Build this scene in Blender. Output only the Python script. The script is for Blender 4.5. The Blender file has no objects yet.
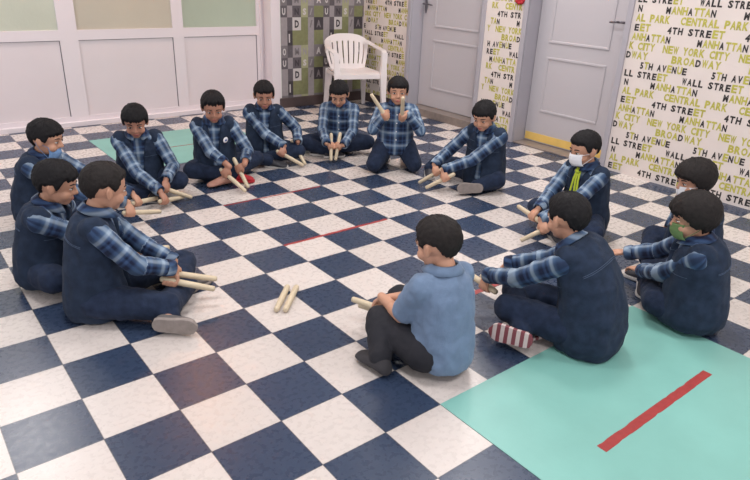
import bpy, bmesh, math, random
import numpy as np
from mathutils import Vector as V, Matrix as M, noise
random.seed(7)
C = bpy.context.scene.collection
SC = bpy.context.scene

# ---------------------------------------------------------------- camera, world, lights, exposure
cam_d = bpy.data.cameras.new('camera'); cam = bpy.data.objects.new('camera', cam_d); C.objects.link(cam)
cam_d.sensor_width = 36.0; cam_d.lens = 29.89; cam_d.clip_start = .05
cr = ((0.78382195, -0.61976803, 0.03886837), (-0.21805469, -0.33329955, -0.91725872), (0.58144244, 0.71049208, -0.39639083))
cm = M(((cr[0][0], -cr[1][0], -cr[2][0], -0.33853), (cr[0][1], -cr[1][1], -cr[2][1], -2.48141),
        (cr[0][2], -cr[1][2], -cr[2][2], 1.40161), (0, 0, 0, 1)))
cam.matrix_world = cm
SC.camera = cam
w = bpy.data.worlds.new('world'); SC.world = w; w.use_nodes = True
w.node_tree.nodes['Background'].inputs[0].default_value = (.97, .97, 1.0, 1)
w.node_tree.nodes['Background'].inputs[1].default_value = 0.95
def area(name, loc, sx, sy, power, col=(1, 1, 1), rot=(0, 0, 0)):
    d = bpy.data.lights.new(name, 'AREA'); d.shape = 'RECTANGLE'; d.size = sx; d.size_y = sy; d.energy = power; d.color = col
    o = bpy.data.objects.new(name, d); o.location = loc; o.rotation_euler = rot; C.objects.link(o); return o
CEIL = 2.85
LIGHTS = [(0.3, -2.6), (2.6, -2.6), (0.3, -.2), (2.6, -.2), (.1, 2.95), (3.75, 1.3)]  # last panel is an added fill, unseen, brightening the back right of the room
for lx, ly in LIGHTS:
    area('ceiling_panel_light', (lx, ly, CEIL - .045), .58, .58, 24, (1, .97, .95))
SC.view_settings.view_transform = 'Standard'; SC.view_settings.look = 'None'
SC.view_settings.gamma = 1; SC.view_settings.use_curve_mapping = False
SC.view_settings.exposure = 0.26

# ---------------------------------------------------------------- helpers
def lin(r, g, b):
    return tuple(((c / 255) / 12.92 if c / 255 <= .04045 else ((c / 255 + .055) / 1.055) ** 2.4) for c in (r, g, b)) + (1,)
def mat(name, rgb, rough=.6, bump=0, bscale=60, metal=0, var=0, vscale=8, trans=0, spec=.5, emis=None, sheen=0):
    m = bpy.data.materials.new(name); m.use_nodes = True; nt = m.node_tree; b = nt.nodes['Principled BSDF']
    c = lin(*rgb); b.inputs['Base Color'].default_value = c; b.inputs['Roughness'].default_value = rough
    b.inputs['Metallic'].default_value = metal; b.inputs['Specular IOR Level'].default_value = spec
    if sheen:
        b.inputs['Sheen Weight'].default_value = sheen; b.inputs['Sheen Roughness'].default_value = .5
    if trans: b.inputs['Transmission Weight'].default_value = trans
    tc = nt.nodes.new('ShaderNodeTexCoord')
    if var:
        n = nt.nodes.new('ShaderNodeTexNoise'); n.inputs['Scale'].default_value = vscale; n.inputs['Detail'].default_value = 5
        nt.links.new(tc.outputs['Object'], n.inputs['Vector'])
        r = nt.nodes.new('ShaderNodeMapRange'); r.inputs[1].default_value = .3; r.inputs[2].default_value = .7
        r.inputs[3].default_value = 1 - var; r.inputs[4].default_value = 1 + var
        nt.links.new(n.outputs[0], r.inputs[0])
        x = nt.nodes.new('ShaderNodeVectorMath'); x.operation = 'SCALE'; x.inputs[0].default_value = c[:3]
        nt.links.new(r.outputs[0], x.inputs['Scale']); nt.links.new(x.outputs[0], b.inputs['Base Color'])
    if bump:
        n = nt.nodes.new('ShaderNodeTexNoise'); n.inputs['Scale'].default_value = bscale; n.inputs['Detail'].default_value = 3
        nt.links.new(tc.outputs['Object'], n.inputs['Vector'])
        u = nt.nodes.new('ShaderNodeBump'); u.inputs['Strength'].default_value = bump; u.inputs['Distance'].default_value = .01
        nt.links.new(n.outputs[0], u.inputs['Height']); nt.links.new(u.outputs[0], b.inputs['Normal'])
    return m
def link(name, me, mats, parent=None):
    o = bpy.data.objects.new(name, me); C.objects.link(o)
    for m in (mats if isinstance(mats, (list, tuple)) else [mats]): me.materials.append(m)
    if parent: o.parent = parent
    return o
def obj(name, bm, mats, parent=None, smooth=False, bevel=0):
    bmesh.ops.recalc_face_normals(bm, faces=bm.faces)
    me = bpy.data.meshes.new(name); bm.to_mesh(me); bm.free()
    if smooth: me.polygons.foreach_set('use_smooth', [True] * len(me.polygons))
    o = link(name, me, mats, parent)
    if bevel:
        b = o.modifiers.new('bevel', 'BEVEL'); b.width = bevel; b.segments = 2; b.limit_method = 'ANGLE'
    return o
def tag(o, label, cat, group=None):
    o['label'] = label; o['category'] = cat
    if group: o['group'] = group
    return o
def empty(name, label, cat, loc=(0, 0, 0), rz=0, group=None):
    o = bpy.data.objects.new(name, None); C.objects.link(o); o.location = loc; o.rotation_euler = (0, 0, rz)
    o.empty_display_size = .05
    return tag(o, label, cat, group)
def struct(o): o['kind'] = 'structure'; return o
def box(bm, x0, x1, y0, y1, z0, z1, mi=0):
    vs = [bm.verts.new((x, y, z)) for z in (z0, z1) for x, y in ((x0, y0), (x1, y0), (x1, y1), (x0, y1))]
    for f in ((3, 2, 1, 0), (4, 5, 6, 7), (0, 1, 5, 4), (1, 2, 6, 5), (2, 3, 7, 6), (3, 0, 4, 7)):
        bm.faces.new([vs[i] for i in f]).material_index = mi
def frame_of(t, up=V((0, 0, 1))):
    """matrix whose Y is t, Z close to up"""
    y = V(t).normalized(); up = V(up)
    x = y.cross(up)
    if x.length < 1e-4: x = y.cross(V((1, 0, 0)))
    x.normalize(); z = x.cross(y)
    return M((x, y, z)).transposed()
def ell(bm, c, r, R=None, nu=20, nv=12, mi=0):
    c = V(c); r = (r, r, r) if isinstance(r, (int, float)) else r
    R = R or M.Identity(3); rows = []
    top = bm.verts.new(c + R @ V((0, 0, r[2]))); bot = bm.verts.new(c + R @ V((0, 0, -r[2])))
    for j in range(1, nv):
        a = math.pi * j / nv
        rows.append([bm.verts.new(c + R @ V((r[0] * math.sin(a) * math.cos(2 * math.pi * i / nu), r[1] * math.sin(a) * math.sin(2 * math.pi * i / nu), r[2] * math.cos(a)))) for i in range(nu)])
    for i in range(nu):
        k = (i + 1) % nu
        bm.faces.new((top, rows[0][i], rows[0][k])).material_index = mi
        bm.faces.new((rows[-1][k], rows[-1][i], bot)).material_index = mi
        for j in range(nv - 2): bm.faces.new((rows[j][i], rows[j + 1][i], rows[j + 1][k], rows[j][k])).material_index = mi
def loft(bm, rings, mi=0, ring_mi=None):
    rr = [[bm.verts.new(p) for p in ring] for ring in rings]; n = len(rr[0])
    for j in range(len(rr) - 1):
        for i in range(n):
            k = (i + 1) % n
            bm.faces.new((rr[j][i], rr[j][k], rr[j + 1][k], rr[j + 1][i])).material_index = ring_mi[j] if ring_mi else mi
    bm.faces.new(rr[0][::-1]).material_index = mi; bm.faces.new(rr[-1]).material_index = mi
def tube(bm, pts, rad, n=14, mi=0, ends=True):
    """round cones along a polyline; overlapping spheres at every joint"""
    pts = [V(p) for p in pts]; rad = rad if isinstance(rad, (list, tuple)) else [rad] * len(pts)
    for a, b, ra, rb in zip(pts, pts[1:], rad, rad[1:]):
        d = b - a
        if d.length < 1e-6: continue
        F = frame_of(d)
        loft(bm, [[a + F @ V((ra * math.cos(2 * math.pi * i / n), 0, ra * math.sin(2 * math.pi * i / n))) for i in range(n)],
                  [b + F @ V((rb * math.cos(2 * math.pi * i / n), 0, rb * math.sin(2 * math.pi * i / n))) for i in range(n)]], mi)
    if ends:
        for p, r in zip(pts, rad): ell(bm, p, r, None, n, 8, mi)
def wire(bm, pts, r, n=6, mi=0):
    pts = [V(p) for p in pts]; rings = []
    for i, p in enumerate(pts):
        d = pts[min(i + 1, len(pts) - 1)] - pts[max(i - 1, 0)]
        F = frame_of(d if d.length > 1e-6 else V((0, 1, 0)))
        rings.append([p + F @ V((r * math.cos(2 * math.pi * k / n), 0, r * math.sin(2 * math.pi * k / n))) for k in range(n)])
    loft(bm, rings, mi)
def vox(bm, vs, smooth=3, fac=.5):
    """merge overlapping closed shells into one continuous surface"""
    me = bpy.data.meshes.new('t'); bmesh.ops.recalc_face_normals(bm, faces=bm.faces); bm.to_mesh(me); bm.free()
    o = bpy.data.objects.new('t', me); C.objects.link(o)
    r = o.modifiers.new('r', 'REMESH'); r.mode = 'VOXEL'; r.voxel_size = vs; r.use_smooth_shade = True
    if smooth:
        s = o.modifiers.new('s', 'SMOOTH'); s.factor = fac; s.iterations = smooth
    dg = bpy.context.evaluated_depsgraph_get()
    out = bpy.data.meshes.new_from_object(o.evaluated_get(dg))
    bpy.data.objects.remove(o); bpy.data.meshes.remove(me)
    out.materials.clear()
    return out
def coords(me):
    a = np.empty(len(me.vertices) * 3); me.vertices.foreach_get('co', a); return a.reshape(-1, 3)
def normals(me):
    a = np.empty(len(me.vertices) * 3); me.vertices.foreach_get('normal', a); return a.reshape(-1, 3)
def setco(me, a): me.vertices.foreach_set('co', a.ravel()); me.update()

# ---------------------------------------------------------------- materials
def floor_mat():
    m = bpy.data.materials.new('checker_vinyl'); m.use_nodes = True; nt = m.node_tree; b = nt.nodes['Principled BSDF']; L = nt.links.new
    tc = nt.nodes.new('ShaderNodeTexCoord'); N = nt.nodes.new
    def mth(op, a, bb=None, c=None):
        n = N('ShaderNodeMath'); n.operation = op
        for i, v in enumerate((a, bb, c)):
            if v is None: continue
            if isinstance(v, (int, float)): n.inputs[i].default_value = v
            else: L(v, n.inputs[i])
        return n.outputs[0]
    sep = N('ShaderNodeSeparateXYZ'); L(tc.outputs['Object'], sep.inputs[0])
    u = mth('MULTIPLY', sep.outputs[0], 4); v = mth('MULTIPLY', sep.outputs[1], 4)
    fu = mth('FLOOR', u); fv = mth('FLOOR', v)
    par = mth('FLOORED_MODULO', mth('ADD', fu, fv), 2)          # 0 dark, 1 light
    # seams
    def edge(x):
        f = mth('FRACT', x); return mth('MINIMUM', f, mth('SUBTRACT', 1.0, f))
    e = mth('MINIMUM', edge(u), edge(v)); seam = mth('LESS_THAN', e, .007)
    n1 = N('ShaderNodeTexNoise'); n1.inputs['Scale'].default_value = 45; n1.inputs['Detail'].default_value = 6; L(tc.outputs['Object'], n1.inputs[0])
    n2 = N('ShaderNodeTexNoise'); n2.inputs['Scale'].default_value = 130; n2.inputs['Detail'].default_value = 3; L(tc.outputs['Object'], n2.inputs[0])
    wn = N('ShaderNodeTexWhiteNoise'); wn.noise_dimensions = '2D'; cb = N('ShaderNodeCombineXYZ'); L(fu, cb.inputs[0]); L(fv, cb.inputs[1]); L(cb.outputs[0], wn.inputs['Vector'])
    mixv = mth('ADD', mth('MULTIPLY', n1.outputs[0], .6), mth('MULTIPLY', n2.outputs[0], .4))
    rl = N('ShaderNodeValToRGB'); rl.color_ramp.elements[0].position = .3; rl.color_ramp.elements[0].color = lin(197, 188, 184); rl.color_ramp.elements[1].position = .6; rl.color_ramp.elements[1].color = lin(204, 195, 191); L(mixv, rl.inputs[0])
    rd = N('ShaderNodeValToRGB'); rd.color_ramp.elements[0].position = .35; rd.color_ramp.elements[0].color = lin(45, 57, 80); rd.color_ramp.elements[1].position = .7; rd.color_ramp.elements[1].color = lin(52, 66, 90); L(mixv, rd.inputs[0])
    def mix(f, a, c):
        n = N('ShaderNodeMix'); n.data_type = 'RGBA'
        if isinstance(f, (int, float)): n.inputs[0].default_value = f
        else: L(f, n.inputs[0])
        for s, x in ((6, a), (7, c)):
            if isinstance(x, tuple): n.inputs[s].default_value = x
            else: L(x, n.inputs[s])
        return n.outputs[2]
    col = mix(par, rd.outputs[0], rl.outputs[0])
    tint = N('ShaderNodeVectorMath'); tint.operation = 'SCALE'; L(col, tint.inputs[0]); L(mth('ADD', .94, mth('MULTIPLY', wn.outputs[0], .12)), tint.inputs['Scale'])
    # scuffs
    n3 = N('ShaderNodeTexNoise'); n3.inputs['Scale'].default_value = 9; n3.inputs['Detail'].default_value = 8; n3.inputs['Distortion'].default_value = 2; L(tc.outputs['Object'], n3.inputs[0])
    sc_ = mth('MULTIPLY', mth('GREATER_THAN', n3.outputs[0], .76), .2)
    c2 = mix(sc_, tint.outputs[0], lin(130, 120, 118))
    c3 = mix(mth('MULTIPLY', seam, .75), c2, lin(58, 58, 66))
    L(c3, b.inputs['Base Color'])
    rg = mth('ADD', .22, mth('MULTIPLY', n1.outputs[0], .12)); L(rg, b.inputs['Roughness'])
    b.inputs['Specular IOR Level'].default_value = .5
    return m
def plaid_mat(name, P=.092, tone=1.0):
    m = bpy.data.materials.new(name); m.use_nodes = True; nt = m.node_tree; b = nt.nodes['Principled BSDF']; L = nt.links.new; N = nt.nodes.new
    at = N('ShaderNodeAttribute'); at.attribute_name = 'cloth'; sep = N('ShaderNodeSeparateXYZ'); L(at.outputs['Vector'], sep.inputs[0])
    def band(o):
        a = N('ShaderNodeMath'); a.operation = 'DIVIDE'; L(o, a.inputs[0]); a.inputs[1].default_value = P
        f = N('ShaderNodeMath'); f.operation = 'FRACT'; L(a.outputs[0], f.inputs[0])
        r = N('ShaderNodeValToRGB'); cr_ = r.color_ramp; cr_.interpolation = 'LINEAR'
        pts = [(0, 22, 30, 54), (.16, 22, 30, 54), (.26, 52, 74, 106), (.38, 76, 100, 130), (.45, 146, 164, 184), (.55, 156, 172, 188), (.62, 76, 98, 130), (.70, 50, 72, 108), (.75, 22, 30, 58), (.81, 22, 30, 58), (.86, 52, 76, 112), (.94, 48, 68, 104), (1, 22, 30, 54)]
        cr_.elements[0].position = 0; cr_.elements[0].color = lin(*pts[0][1:]); cr_.elements[1].position = 1; cr_.elements[1].color = lin(*pts[-1][1:])
        for q in pts[1:-1]:
            e = cr_.elements.new(q[0]); e.color = lin(*q[1:])
        L(f.outputs[0], r.inputs[0]); return r.outputs[0]
    mx = N('ShaderNodeMix'); mx.data_type = 'RGBA'; mx.inputs[0].default_value = .5
    L(band(sep.outputs[0]), mx.inputs[6]); L(band(sep.outputs[1]), mx.inputs[7])
    s = N('ShaderNodeVectorMath'); s.operation = 'SCALE'; s.inputs['Scale'].default_value = tone; b.inputs['Specular IOR Level'].default_value = .25; L(mx.outputs[2], s.inputs[0]); L(s.outputs[0], b.inputs['Base Color'])
    b.inputs['Roughness'].default_value = .85; b.inputs['Sheen Weight'].default_value = .04
    return m
MT = dict(
    floor=floor_mat(),
    mat=mat('teal_vinyl', (122, 177, 169), .42, .05, 40, var=.05, vscale=5),
    matedge=mat('teal_vinyl_edge', (70, 130, 130), .5),
    tape=mat('red_floor_tape', (152, 50, 50), .5, var=.12, vscale=50),
    upvc=mat('white_window_frame', (226, 217, 222), .35),
    panel=mat('white_pvc_panel', (222, 212, 216), .4, var=.02, vscale=3),
    gap=mat('dark_gap_line', (96, 88, 96), .8),
    glass_w=None,
    door=mat('grey_painted_door', (186, 181, 186), .42),
    casing=mat('grey_door_casing', (170, 166, 174), .45),
    kick=mat('yellow_kick_plate', (226, 190, 106), .5, var=.06, vscale=14),
    metal=mat('dull_steel', (120, 116, 122), .3, metal=.9),
    sill=mat('brown_marble_sill', (132, 120, 114), .4, var=.15, vscale=20),
    base=mat('dark_brown_baseboard', (74, 62, 62), .5, var=.12, vscale=12),
    paper=mat('cream_wallpaper', (222, 211, 206), .7, var=.02, vscale=6),
    paper_y=mat('yellow_print', (184, 178, 80), .7, var=.1, vscale=40),
    paper_k=mat('black_print', (48, 44, 44), .7),
    plaster=mat('white_plaster', (225, 222, 220), .8),
    black_l=mat('collage_black', (60, 54, 60), .7), grey_d=mat('collage_dark_grey', (92, 86, 92), .7, var=.1, vscale=30),
    grey_m=mat('collage_grey', (118, 112, 116), .7, var=.08, vscale=30), grey_l=mat('collage_light_grey', (150, 143, 146), .7, var=.06, vscale=30),
    olive=mat('collage_olive', (124, 126, 90), .7, var=.1, vscale=30), olive_l=mat('collage_pale_olive', (158, 158, 126), .7, var=.06, vscale=30),
    wht=mat('collage_white', (196, 190, 190), .7),
    wood=mat('pale_turned_wood', (200, 184, 158), .5, var=.08, vscale=30),
    plastic=mat('white_chair_plastic', (232, 224, 224), .38),
    denim=mat('dark_denim', (37, 48, 67), .95, .25, 260, var=.25, vscale=26, sheen=.03, spec=.2),
    denim2=mat('trouser_denim', (35, 45, 66), .95, .25, 240, var=.25, vscale=30, sheen=.03, spec=.2),
    black_c=mat('black_trousers_cloth', (30, 30, 38), .9, .2, 200, var=.1),
    sock=mat('charcoal_sock', (54, 52, 56), .95, .3, 300, var=.1),
    chamb=mat('light_blue_chambray', (104, 125, 154), .85, .25, 220, var=.1, vscale=22, sheen=.1),
    stitch=mat('pale_blue_stitching', (70, 86, 112), .8),
    plaid=plaid_mat('blue_plaid_cotton'),
    skin=mat('child_skin', (190, 142, 118), .5, var=.05, vscale=12), lip=mat('lips', (168, 98, 92), .45),
    skin_d=mat('child_skin_tan', (170, 122, 102), .5, var=.05, vscale=12),
    hair=mat('black_hair', (24, 22, 25), .75, .3, 90, var=.25, vscale=60, spec=.25), hair_b=mat('dark_brown_hair', (30, 25, 25), .75, .3, 90, var=.25, vscale=60, spec=.3),
    eyew=mat('eye_white', (225, 218, 214), .3), iris=mat('dark_iris', (40, 26, 22), .2), brow=mat('eyebrow_hair', (40, 32, 32), .8),
    mask_w=mat('white_face_mask', (226, 226, 232), .8, .1, 80), mask_b=mat('blue_face_mask', (112, 146, 190), .8, .1, 80), mask_g=mat('green_face_mask', (96, 124, 78), .8, .1, 80),
    badge=mat('badge_white', (232, 232, 238), .35), badge_b=mat('badge_blue', (70, 100, 170), .4),
    scarf=mat('yellow_green_ribbon', (190, 206, 60), .7), scarf_g=mat('green_ribbon', (88, 140, 70), .7),
    shoe_k=mat('black_shoe', (42, 42, 50), .6, .1, 90), shoe_g=mat('grey_shoe', (92, 88, 88), .7, .1, 90), sole_w=mat('pale_shoe_sole', (196, 192, 190), .6),
    sole_g=mat('grey_shoe_sole', (138, 128, 124), .7, var=.15, vscale=40), sole_r=mat('maroon_tread', (122, 62, 70), .6), sole_p=mat('pale_tread', (196, 180, 178), .6),
    red=mat('red_cloth', (176, 34, 46), .7, .2, 90), foot=mat('bare_foot', (176, 128, 112), .5),
)
def glass(name, rgb):
    m = mat(name, rgb, .28, .15, 30, trans=.25, var=.05, vscale=1.5); return m
# ---------------------------------------------------------------- room shell
XW, YB, YP, X0, Y0 = 4.19, 3.425, 3.575, -3.0, -5.2      # wall_right plane, wall_back plane, partition plane
bm = bmesh.new(); box(bm, X0, 4.6, Y0, 3.8, -.1, 0); struct(obj('floor', bm, MT['floor']))
bm = bmesh.new(); box(bm, X0, 4.6, Y0, 3.8, CEIL, CEIL + .1); struct(obj('ceiling', bm, MT['plaster']))

FONT = {}
def glyph_mesh(s):
    """flat outline of a string in the built-in font, as (verts, faces, width, height), made once per string"""
    if s in FONT: return FONT[s]
    cu = bpy.data.curves.new('t', 'FONT'); cu.body = s; cu.size = 1; cu.offset = .045; cu.resolution_u = 2
    o = bpy.data.objects.new('t', cu); C.objects.link(o)
    dg = bpy.context.evaluated_depsgraph_get(); me = bpy.data.meshes.new_from_object(o.evaluated_get(dg))
    a = coords(me); f = [tuple(p.vertices) for p in me.polygons]
    bpy.data.objects.remove(o); bpy.data.curves.remove(cu)
    x0, x1 = a[:, 0].min(), a[:, 0].max(); y0, y1 = a[:, 1].min(), a[:, 1].max()
    a[:, 0] = (a[:, 0] - x0) / (x1 - x0); a[:, 1] = (a[:, 1] - y0) / (y1 - y0)
    FONT[s] = (a, f); return FONT[s]
def put_glyph(bm, s, f2w, u, v, wd, ht, mi, clip=None):
    if clip and not (clip[0] <= u and u + wd <= clip[1] and clip[2] <= v and v + ht <= clip[3]): return
    a, fs = glyph_mesh(s); vs = [bm.verts.new(f2w(u + p[0] * wd, v + p[1] * ht)) for p in a]
    for f in fs:
        try: bm.faces.new([vs[i] for i in f]).material_index = mi
        except ValueError: pass
# words of the street-name paper; k black letters, y yellow letters; start (m), width (m), row height (m)
ROWS = [('5TH AVENUE', 'kyk kkykyk', -.022, .36, .304), ('WALL STREET', 'kkkk kkkkyy', .315, .42, .238), ('MANHATTAN', 'kyyykyyyk', .09, .355, .172),
        ('CENTRAL PARK', 'yyyyyyy yyyy', .21, .455, .107), ('4TH STREET', 'kkk kkkkyy', .13, .40, .041), ('MANHATTAN', 'kyyykyyyk', .36, .34, .500),
        ('NEW YORK CITY', 'yyy yyyy yyyy', .125, .47, .435), ('BROADWAY', 'yyyykyyy', .205, .35, .370)]
NARROW = {'1': .5, 'I': .45, '5': .8, '4': .85, ' ': .75}
def street_paper(bm, y_hi, y_lo, z0, z1, x=XW - .0012):
    """prints the words on the wall between y_hi (left end) and y_lo (right end)"""
    f = lambda u, v: V((x, -u, v))
    for word, cols, u0, wd, zr in ROWS:
        tot = sum(NARROW.get(c, 1) for c in word); cw = wd / tot
        for i in range(int((z1) / .525) + 1):
            for j in range(-8, 10):
                u = u0 + j * .53; v = zr + i * .525 - .02
                for c, k in zip(word, cols):
                    wch = NARROW.get(c, 1) * cw
                    if c != ' ': put_glyph(bm, c, f, u, v, wch * (.92 if k == 'y' else .82), .054 if k == 'y' else .048, 1 if k == 'y' else 2, (-y_hi, -y_lo, z0, z1))
                    u += wch
# wall_right: solid pieces around the two door openings, one mesh with its printed paper
D1 = (1.64, 2.61, .0, 2.12); D2 = (.2, 1.115, .0, 2.12)       # openings (y0, y1)
bm = bmesh.new()
for y0, y1, z0, z1 in ((Y0, D2[0], 0, CEIL), (D2[1], D1[0], 0, CEIL), (D1[1], YB + .3, 0, CEIL), (D2[0], D2[1], 2.12, CEIL), (D1[0], D1[1], 2.12, CEIL)):
    box(bm, XW, XW + .3, y0, y1, z0, z1)
street_paper(bm, .155, -1.75, .02, 2.3); street_paper(bm, 1.565, 1.16, .02, 2.3); street_paper(bm, YB - .01, 2.67, .02, 2.3)
struct(obj('wall_right', bm, [MT['paper'], MT['paper_y'], MT['paper_k']]))
bm = bmesh.new(); box(bm, XW - .012, XW, 2.67, YB, 0, .10); struct(obj('baseboard_right', bm, MT['base'], bevel=.003))
# back wall with the letter collage paper
bm = bmesh.new(); box(bm, 3.10, XW, YB, YB + .35, 0, CEIL)
cw = [.08, .063, .105, .087, .076, .119]; rh = [.15, .13, .115, .125]
CM = ['grey_l', 'grey_d', 'grey_m', 'olive', 'olive_l', 'black_l', 'wht']; CI = {n: i + 1 for i, n in enumerate(CM)}
GRID = [  # bottom row first: (cell colour, letter, letter colour)
    [('grey_l', '', ''), ('black_l', 'I', 'wht'), ('olive', '', ''), ('olive', '', ''), ('grey_l', '', ''), ('olive', '', '')],
    [('grey_l', '', ''), ('grey_d', '', ''), ('wht', 'D', 'black_l'), ('olive', '', ''), ('grey_l', '/', 'grey_m'), ('black_l', 'A', 'grey_m')],
    [('grey_d', 'U', 'wht'), ('grey_l', '', ''), ('grey_d', 'N', 'black_l'), ('olive_l', 'S', 'wht'), ('grey_m', '/', 'grey_l'), ('olive', '', '')],
    [('grey_m', 'O', 'wht'), ('grey_d', '', ''), ('grey_l', 'M', 'grey_m'), ('olive_l', 'N', 'grey_l'), ('grey_l', '', ''), ('grey_m', 'A', 'wht')]]
fb = lambda u, v, d=.0008: V((u, YB - d, v))
z = .125 - .52
while z < 2.4:
    for r, row in enumerate(GRID):
        x = 3.115
        for rep in range(3):
            for c, (col, ch, lc) in enumerate(row):
                a, b_, z0, z1 = x, min(x + cw[c], XW), max(z, 0.0), z + rh[r]
                if a < XW - .002 and z1 > .002:
                    bm.faces.new([bm.verts.new(fb(*q)) for q in ((a, z0), (b_, z0), (b_, z1), (a, z1))]).material_index = CI[col]
                    if ch and b_ - a > cw[c] * .9 and z0 == z:
                        put_glyph(bm, ch, lambda u, v: fb(u, v, .0016), a + cw[c] * .25, z + rh[r] * .2, cw[c] * (.25 if ch == 'I' else .5), rh[r] * .58, CI[lc])
                x += cw[c]
        z += rh[r]
struct(obj('wall_back', bm, [MT['plaster']] + [MT[n] for n in CM]))
bm = bmesh.new(); box(bm, 3.085, XW - .013, YB - .03, YB, 0, .103); struct(obj('baseboard_back', bm, MT['base'], bevel=.004))
# white window-and-panel partition on the left
def rect_frame(bm, x0, x1, z0, z1, wd, y0, y1):
    box(bm, x0, x0 + wd, y0, y1, z0, z1); box(bm, x1 - wd, x1, y0, y1, z0, z1); box(bm, x0 + wd, x1 - wd, y0, y1, z0, z0 + wd); box(bm, x0 + wd, x1 - wd, y0, y1, z1 - wd, z1)
bm = bmesh.new()
for x0, x1 in ((X0, -.95), (1.035, 1.165), (2.04, 2.125), (2.93, 3.10)): box(bm, x0, x1, YP, YP + .15, 0, CEIL)
box(bm, 3.0, 3.10, YB - .008, YP, 0, CEIL)                       # the deep end post beside the collage paper
box(bm, 2.955, 2.97, YP - .02, YP, .0, CEIL)
box(bm, -.95, 2.93, YP, YP + .15, 2.2, CEIL)
struct(obj('wall_left', bm, MT['upvc']))
bm = bmesh.new(); box(bm, X0, 2.93, YP - .035, YP + .01, 0, .045); struct(obj('baseboard_left', bm, MT['upvc'], bevel=.004))
GL = [glass('pale_green_frosted_glass', (216, 220, 204)), glass('beige_frosted_glass', (214, 206, 190)), glass('green_frosted_glass', (192, 204, 186))]
for n, (x0, x1) in enumerate(((-.95, 1.035), (1.165, 2.04), (2.125, 2.93))):
    dn = n + 3
    r = bpy.data.objects.new('door_%d' % dn, None); C.objects.link(r); struct(r); r.location = (x0, YP, 0)
    L_ = x1 - x0
    bm = bmesh.new(); y0, y1 = .0, .045
    if n == 0:
        for z0, z1 in ((.085, .745), (.83, 2.14)): box(bm, L_ * .48, L_ * .52, y0 + .001, y1 - .001, z0, z1)
    box(bm, 0, .010, y0, y1, .045, 2.2); box(bm, L_ - .010, L_, y0, y1, .045, 2.2)
    for z0, z1 in ((.045, .085), (.745, .83), (2.14, 2.2)): box(bm, .010, L_ - .010, y0, y1, z0, z1)
    obj('frame', bm, MT['upvc'], r)
    bm = bmesh.new(); box(bm, .010, L_ - .010, .012, .03, .085, .745); obj('lower_panel', bm, MT['panel'], r)
    bm = bmesh.new(); g = .006
    box(bm, L_ - .016, L_ - .010, .0095, .016, .09, .740); box(bm, .010, .0125, .0095, .016, .09, .740); box(bm, .010, L_ - .010, .0095, .016, .740, .745)
    obj('gap_line', bm, MT['gap'], r)  # thin dark strips drawn as gap lines along the panel edges
    bm = bmesh.new(); box(bm, .010, L_ - .010, .015, .025, .83, 2.14); obj('frosted_pane', bm, GL[n], r)
# the room beyond the frosted panes gives them their brightness
bm = bmesh.new(); box(bm, X0, 3.3, 5.0, 5.05, 0, CEIL); struct(obj('wall_beyond', bm, MT['plaster']))
bm = bmesh.new(); box(bm, X0, 3.3, 3.8, 5.05, -.1, 0); struct(obj('floor_beyond', bm, MT['plaster']))

# hinged panel doors in the right wall
def relief(bm, xf, y0, y1, z0, z1, s):
    """raised moulding frame round a sunk panel, facing -x"""
    d = .007
    for (a, b, c, e) in ((y0, y1, z0, z0 + s), (y0, y1, z1 - s, z1), (y0, y0 + s, z0 + s, z1 - s), (y1 - s, y1, z0 + s, z1 - s)):
        box(bm, xf - d, xf + .002, a, b, c, e)
def panel_door(n, yo0, yo1, zb, pan, handle_y, hdir, kick):
    r = bpy.data.objects.new('door_%d' % n, None); C.objects.link(r); struct(r); r.location = (4.34, yo0, 0)
    W_ = yo1 - yo0
    bm = bmesh.new(); box(bm, 0, .045, .008, W_ - .008, zb, 2.11)
    for (a, b, c, e) in pan: relief(bm, 0, a - yo0, b - yo0, c, e, .022)
    obj('door_leaf', bm, MT['door'], r, bevel=.005)
    bm = bmesh.new(); e = .0
    box(bm, -.15 - .018, -.15, -.045, 0, 0, 2.165); box(bm, -.168, -.15, W_, W_ + .048, 0, 2.165); box(bm, -.168, -.15, 0, W_, 2.12, 2.165)
    box(bm, -.15, .06, -.012, .004, 0, 2.12); box(bm, -.15, .06, W_ - .004, W_ + .012, 0, 2.12); box(bm, -.15, .06, 0, W_, 2.108, 2.125)
    obj('door_frame', bm, MT['casing'], r, bevel=.004)
    h = bmesh.new(); hy = handle_y - yo0
    ell(h, (-.006, hy, 1.11), (.006, .02, .09 if n == 1 else .022)); tube(h, [(0, hy, 1.112), (-.05, hy, 1.112)], .009)
    tube(h, [(-.05, hy, 1.112), (-.052, hy + .06 * hdir, 1.112), (-.045, hy + .125 * hdir, 1.106)], [.009, .009, .007])
    obj('door_handle', h, MT['metal'], r, smooth=True)
    if kick:
        bm = bmesh.new(); box(bm, -.004, 0, .03, W_ - .02, zb + .012, .098); obj('kick_plate', bm, MT['kick'], r)
    bm = bmesh.new(); box(bm, -.15, .06, .004, W_ - .004, 0, max(zb - .004, .012)); obj('door_sill', bm, MT['sill'], r, bevel=.003)
panel_door(1, 1.64, 2.61, .082, [(1.79, 2.42, .27, .775), (1.79, 2.42, .895, 1.95)], 2.555, -1, False)
panel_door(2, .2, 1.115, .018, [(.39, .975, .295, .775), (.39, .975, .89, 1.95)], .275, 1, True)

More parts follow.
